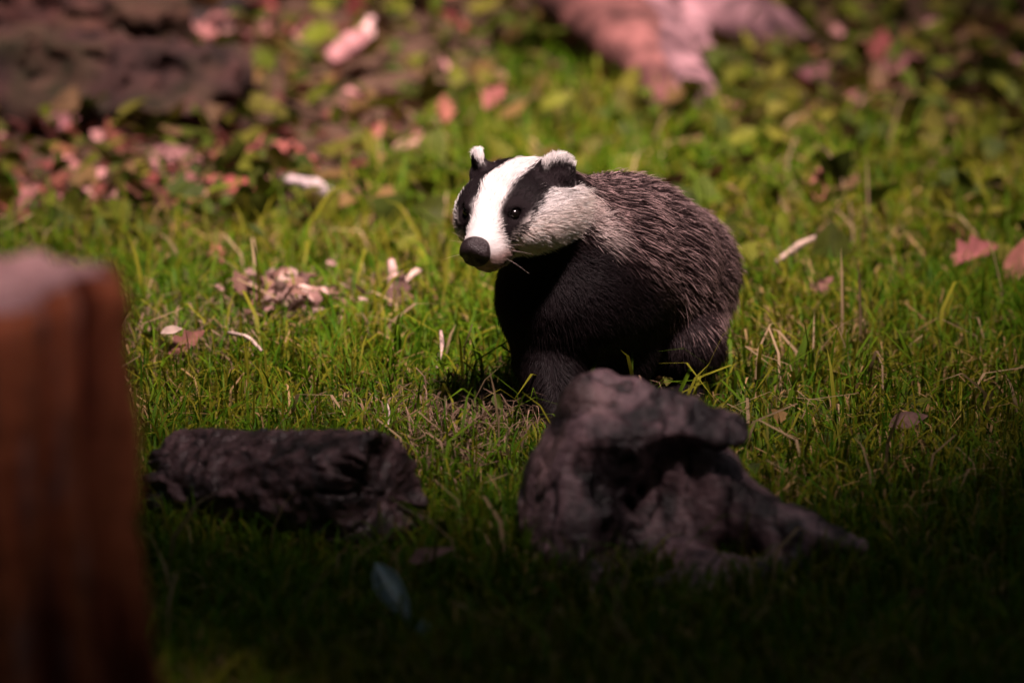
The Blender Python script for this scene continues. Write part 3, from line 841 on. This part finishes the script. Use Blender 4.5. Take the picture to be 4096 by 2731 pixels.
def grass_field(n, x0, x1, y0, y1, seed, size=1.0):
    r = np.random.default_rng(seed)
    x = r.uniform(x0, x1, n); y = r.uniform(y0, y1, n)
    den = grassiness(x, y) * (.55 + .55 * fbm(P3(x * 5, y * 5), 121, 3)) + .03
    k = r.uniform(size=n) < np.clip(den + .15, .03, 1) * (grassiness(x, y) * .95 + .05)
    x, y = x[k], y[k]; P = np.stack([x, y, ground_z(x, y) - .003], 1)
    m = solid_mask(P); P = P[m]; n = len(P); x, y = P[:, 0], P[:, 1]
    cl = .5 + .5 * fbm(P3(x * 4, y * 4), 131, 3)
    L = size * (.020 + .060 * r.beta(1.6, 3, n) + .018 * cl)
    L = L * (.45 + .55 * smoothstep(.08, .20, np.minimum(np.hypot(x - .06, y + .10), np.hypot((x - .17) * .8, y - .0))))
    W = size * r.uniform(.0014, .0036, n)
    lean = np.clip(r.normal(.75, .5, n), -.2, 1.75)
    dry = np.clip(.5 + .9 * fbm(P3(x * 3, y * 3), 141, 3), 0, 1)
    u = r.uniform(size=n)
    g1 = np.array([.032, .100, .003]); g2 = np.array([.095, .160, .004]); g3 = np.array([.145, .145, .009]); dr = np.array([.32, .21, .095])
    c = g1 + (g2 - g1) * r.uniform(size=(n, 1))
    c = np.where((u < .14 + .44 * dry)[:, None], g3 * r.uniform(.6, 1.2, (n, 1)), c)
    c = np.where((u > 1 - .04 - .18 * dry ** 2)[:, None], dr * r.uniform(.5, 1.3, (n, 1)), c)
    st = u > 1 - .04 - .18 * dry ** 2
    lean = np.where(st, np.clip(r.normal(1.35, .25, n), .6, 1.75), lean)
    return blades(P, L, W, lean, c, r)
for nm, args, lab in (('grass', (230000, -1.25, 1.25, -1.9, 2.9, 501), 'short mixed green and straw coloured grass of the clearing'),):
    Vg, Qg, Tg, Cg = grass_field(*args)
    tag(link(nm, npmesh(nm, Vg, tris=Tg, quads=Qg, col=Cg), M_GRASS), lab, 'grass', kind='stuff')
Vg, Qg, Tg, Cg = grass_field(60000, -5, 5, -9, 4, 502, 1.8)
k = np.abs(Vg[0::7, 0]) > 1.2
k |= Vg[0::7, 1] < -1.85
sel = np.where(k)[0]; mp = np.concatenate([np.arange(7)[None] + 7 * sel[:, None]]).ravel()
nb = len(sel); b = np.arange(nb)[:, None] * 7
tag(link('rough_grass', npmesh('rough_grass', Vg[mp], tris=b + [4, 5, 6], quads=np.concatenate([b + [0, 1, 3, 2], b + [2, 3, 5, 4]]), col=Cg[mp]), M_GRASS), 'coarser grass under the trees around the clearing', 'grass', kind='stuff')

rc = np.random.default_rng(520); n = 6500
x = rc.uniform(-1.2, 1.2, n); y = rc.uniform(-1.7, 1.7, n); k = rc.uniform(size=n) < grassiness(x, y) * np.clip(.5 + 1.2 * fbm(P3(x * 4, y * 4), 522, 2), .1, 1)
P = np.stack([x[k], y[k], ground_z(x[k], y[k])], 1); P = P[solid_mask(P)]; n = len(P)
u = rc.uniform(size=(n, 1))
c = np.where(u < .55, np.array([.070, .130, .005]), np.where(u < .8, np.array([.17, .170, .014]), np.array([.32, .23, .13]))) * rc.uniform(.6, 1.25, (n, 1))
Vg, Qg, Tg, Cg = blades(P, rc.uniform(.05, .125, n), rc.uniform(.0022, .0050, n), np.clip(rc.normal(1.15, .45, n), .1, 1.8), c, rc)
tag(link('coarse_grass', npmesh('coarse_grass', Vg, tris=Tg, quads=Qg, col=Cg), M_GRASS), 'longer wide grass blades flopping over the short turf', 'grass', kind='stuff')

# small broad leaves among the grass
leaf_mass('meadow_weeds', scatter(2600, -1.2, 1.2, -1.6, 1.6, lambda x, y: .25 + .9 * fbm(P3(x * 3, y * 3), 151, 2)), ['oval', 'ivy'], (.010, .024), GREEN, .6, M_LEAF, 'small broad weed leaves growing between the grass blades', 'weeds', (.005, .03))

# ------------------------------------------------------------------ single fallen leaves, sticks, feather
def one_leaf(px, py, size, kind, col, yaw, pitch, roll, label, group='single dead leaves on the ground', dz=.028):
    if py < 190: size = size * .78; col = [c * .8 for c in col]
    V, Q = leaf_mesh(kind, rng, size * .9); V = V @ rotm(yaw, pitch, roll).T
    p = gpt(px, py); V = V - np.array([0, 0, V[:, 2].min()]); o = p + np.array([0, 0, dz])
    n = (0.8 + .3 * fbm(V * 90, 7, 2))[:, None]
    me = npmesh('dead_leaf', V, quads=Q, col=np.array(col) * n * .72)
    ob = link('dead_leaf', me, M_DEAD); ob.location = o
    return tag(ob, label, 'leaf', group)
one_leaf(118, 134, .062, 'ivy', (.34, .17, .18), 1.4, -1.0, .2, 'large pale pink heart shaped dead leaf propped against the mossy log')
one_leaf(205, 142, .075, 'oak', (.34, .14, .15), .5, -.5, .5, 'pink lobed dead leaf at the end of the mossy log')
one_leaf(170, 184, .08, 'oval', (.42, .21, .20), .2, -.1, .9, 'long pink dead leaf lying flat at the grass edge below the mossy log')
one_leaf(190, 140, .09, 'oak', (.33, .11, .12), 2.4, -.4, .2, 'dark rose dead leaf tucked under the mossy log')
one_leaf(60, 150, .07, 'oval', (.38, .16, .17), .1, -.2, .8, 'rose coloured dead leaf under the near side of the mossy log')
one_leaf(880, 82, .075, 'oak', (.36, .10, .09), 1.2, -.9, .3, 'bright red dead leaf standing up on the bank right of the roots')
one_leaf(900, 94, .085, 'oak', (.36, .15, .15), .15, -.3, .7, 'pale red dead leaf lying just below the bright red leaf')
one_leaf(815, 104, .085, 'oval', (.24, .10, .11), .6, -.4, .5, 'dull maroon dead leaf between the roots and the red leaves')
one_leaf(444, 142, .06, 'oak', (.52, .20, .14), 1.7, -.8, .2, 'orange dead leaf standing in the ground cover left of the badger ears')
one_leaf(494, 130, .07, 'oak', (.48, .17, .15), .9, -.6, .4, 'salmon dead leaf in the ground cover above the badger ears')
one_leaf(408, 170, .055, 'oval', (.62, .36, .28), .2, -.2, .4, 'small pale buff leaf in the grass left of the badger head')
one_leaf(820, 312, .045, 'oak', (.34, .17, .14), .2, -.5, .3, 'curled brown dead leaf with a dark underside right of the badger rump', dz=.02)
one_leaf(975, 288, .075, 'oak', (.42, .15, .14), .5, -.3, .3, 'reddish crumpled dead leaf in the drier grass far right of the badger')
one_leaf(1018, 296, .070, 'oval', (.42, .17, .13), 1.2, -.8, .2, 'upright brown dead leaf beside the reddish crumpled one', dz=.02)
one_leaf(818, 216, .05, 'oval', (.50, .20, .15), 1.5, -1.0, .2, 'small orange leaf standing on edge beyond the badger rump', dz=.02)
one_leaf(908, 452, .05, 'oval', (.22, .13, .11), .2, -.25, .7, 'pale brown crumpled leaf in the shaded grass right of the dead wood')
one_leaf(187, 370, .055, 'oak', (.30, .13, .10), .3, -.5, .5, 'brown folded leaf with pale edge in the grass above the short log', dz=.02)
one_leaf(172, 372, .028, 'oval', (.58, .44, .36), .2, -.2, .6, 'small cream leaf scrap resting on the brown folded leaf', dz=.045)
one_leaf(400, 322, .055, 'oak', (.16, .09, .075), 1.3, -.9, .5, 'dark curled dead leaf standing in the grass left of the badger chest', dz=.02)
one_leaf(432, 588, .055, 'oval', (.32, .20, .19), .1, -.3, .5, 'dull brown leaf beside the blue feather')

# shredded pale litter patch left of the badger: flakes of bark, and flakes near the nose
def flakes(name, px, py, n, sx_, sy_, cols, label, sz=(.012, .034)):
    p = gpt(px, py)
    P = p + np.stack([rng.normal(0, sx_, n), rng.normal(0, sy_, n), rng.uniform(.022, .042, n)], 1)
    return leaf_mass(name, P, ['oval', 'oak'], sz, cols, .6, M_DEAD, label, 'debris', (.0, .012))
PALE = [(.32, .20, .17), (.26, .15, .13), (.38, .26, .22), (.18, .10, .075)]
flakes('shredded_leaves', 292, 326, 90, .032, .05, PALE, 'patch of pale shredded dead leaves in the grass left of the badger')
def thatch(px, py, n, sx_, sy_, seed, label):
    r = np.random.default_rng(seed); p = gpt(px, py)
    P = p + np.stack([r.normal(0, sx_, n), r.normal(0, sy_, n), np.zeros(n)], 1); P[:, 2] = ground_z(P[:, 0], P[:, 1]) + r.uniform(0, .02, n)
    P = P[solid_mask(P)]; n = len(P)
    c = np.array([.27, .18, .12]) * r.uniform(.3, 1.1, (n, 1))
    V, Q, T, C = blades(P, r.uniform(.012, .05, n), r.uniform(.001, .0035, n), np.clip(r.normal(1.35, .25, n), .5, 1.8), c, r)
    tag(link('dry_thatch', npmesh('dry_thatch', V, tris=T, quads=Q, col=C), M_GRASS), label, 'dry grass', kind='stuff')
thatch(475, 420, 420, .08, .07, 61, 'patch of dry broken thatch between the dead wood and the badger')
thatch(448, 455, 500, .04, .09, 62, 'patch of dry broken thatch behind the end of the short log')
thatch(300, 320, 400, .06, .10, 63, 'dry straw around the pale shredded leaves')
thatch(180, 350, 350, .05, .10, 64, 'dry straw around the brown folded leaf')

def stick(px0, py0, px1, py1, r, z0, z1, col, label, seed, cat='stick', name='broken_stick'):
    a = gpt(px0, py0); b = gpt(px1, py1); a[2] += z0 + .014; b[2] += z1 + .014
    m = (a + b) / 2 + np.array([.004, 0, .006])
    dk = tuple(c * .55 for c in col)
    V, Q, T = tube([a, m, b], [r * .7, r, r * .6], seed, 9, .25, 6)
    V0 = V - a
    o = link(name, npmesh(name, V0, tris=T, quads=Q, col=bark_colour(dk, col, seed, s=80)(V, None)), M_WOOD); o.location = a
    return tag(o, label, cat)
stick(284, 202, 344, 224, .011, .015, .012, (.62, .50, .50), 'pale bleached stick lying in the grass left of the badger', 601)
stick(776, 290, 815, 278, .0045, .02, .035, (.62, .46, .36), 'thin straw coloured twig propped in the grass right of the badger rump', 602)
stick(354, 84, 372, 72, .010, .02, .055, (.70, .45, .42), 'pale split piece of wood sticking up from the bank', 603, 'wood')
stick(330, 88, 366, 84, .016, .02, .05, (.46, .22, .22), 'pink broken branch lying at the foot of the pale split wood', 604, 'branch', 'broken_branch')
stick(389, 318, 391, 314, .006, .0, .05, (.55, .36, .32), 'upright pale stub of wood in the grass below the badger nose', 605, 'wood')
stick(405, 318, 420, 312, .004, .03, .035, (.62, .44, .36), 'short pale chip of wood leaning on the upright stub', 606, 'wood')
stick(437, 380, 441, 373, .0028, .0, .035, (.60, .42, .36), 'thin pink dry stalk standing in the grass below the badger chin', 607, 'stalk', 'dry_stalk')
stick(228, 366, 262, 380, .0026, .025, .02, (.66, .50, .42), 'thin pale straw lying across the grass beside the folded leaf', 608, 'straw', 'straw')
stick(386, 446, 387, 442, .0016, .0, .03, (.60, .48, .42), 'short pale stalk standing behind the short log', 609, 'stalk', 'dry_stalk')

# blue feather in the dark foreground grass
fp = gpt(400, 640)
ft = empty('feather', tuple(fp))
def vane(side, s0, s1, w, seed):
    n = 26; s = np.linspace(s0, s1, n); m = 6; t = np.linspace(0, 1, m)
    cx = -.042 + .060 * s - .0 * s; 
    base = np.stack([.012 - .042 * (1 - s) ** .6 * 1.0 + .010 * s, .02 * (1 - s), .012 + .062 * (1 - s)], 1)
    base[:, 0] = .014 - .040 * (1 - s) - .004 * np.sin(s * 3)
    width = w * np.sin(np.pi * np.clip((s - s0) / (s1 - s0), 0, 1) ** .75) ** .6
    V = base[:, None] + (t[None, :, None] * width[:, None, None]) * np.array([side * .9, -.15 * side, .28 * side])[None, None]
    V[..., 1] += .010 * np.sin(t * 2.6)[None]
    V += rng.normal(0, .0004, V.shape)
    i, j = np.meshgrid(np.arange(n - 1), np.arange(m - 1), indexing='ij'); a = (i * m + j).ravel()
    Q = np.stack([a, a + 1, a + m + 1, a + m], 1)
    V = V.reshape(-1, 3) + fp
    c = np.array([.66, .86, .98]) * (0.85 + .25 * fbm(V * 200, seed, 2))[:, None]
    return npmesh('vane', V, quads=Q, col=c)
link('vane', vane(1, .0, .9, .019, 1), M_FEATHER, ft)
link('vane', vane(-1, .05, .85, .011, 2), M_FEATHER, ft)
Vq, Qq, Tq = tube([fp + [-.026, .02, .074], fp + [-.006, .01, .042], fp + [.014, .0, .012], fp + [.024, -.012, .0]], [.0005, .0009, .0013, .0012], 3, 6, 0, 5)
link('quill', npmesh('quill', Vq, tris=Tq, quads=Qq, col=np.tile([.45, .42, .38], (len(Vq), 1))), M_FEATHER, ft)
vv = []; r2 = np.random.default_rng(9)
Pd = fp + np.array([.022, -.004, .012]) + r2.normal(0, .0045, (90, 3))
Vd, Qd = leaf_cards(Pd, .004, r2)
link('downy_tuft', npmesh('downy_tuft', Vd, quads=Qd, col=np.tile([.48, .66, .72], (len(Vd), 1))), M_FEATHER, ft)
tag(ft, 'small pale blue feather lying in the dark grass between the two logs', 'feather')
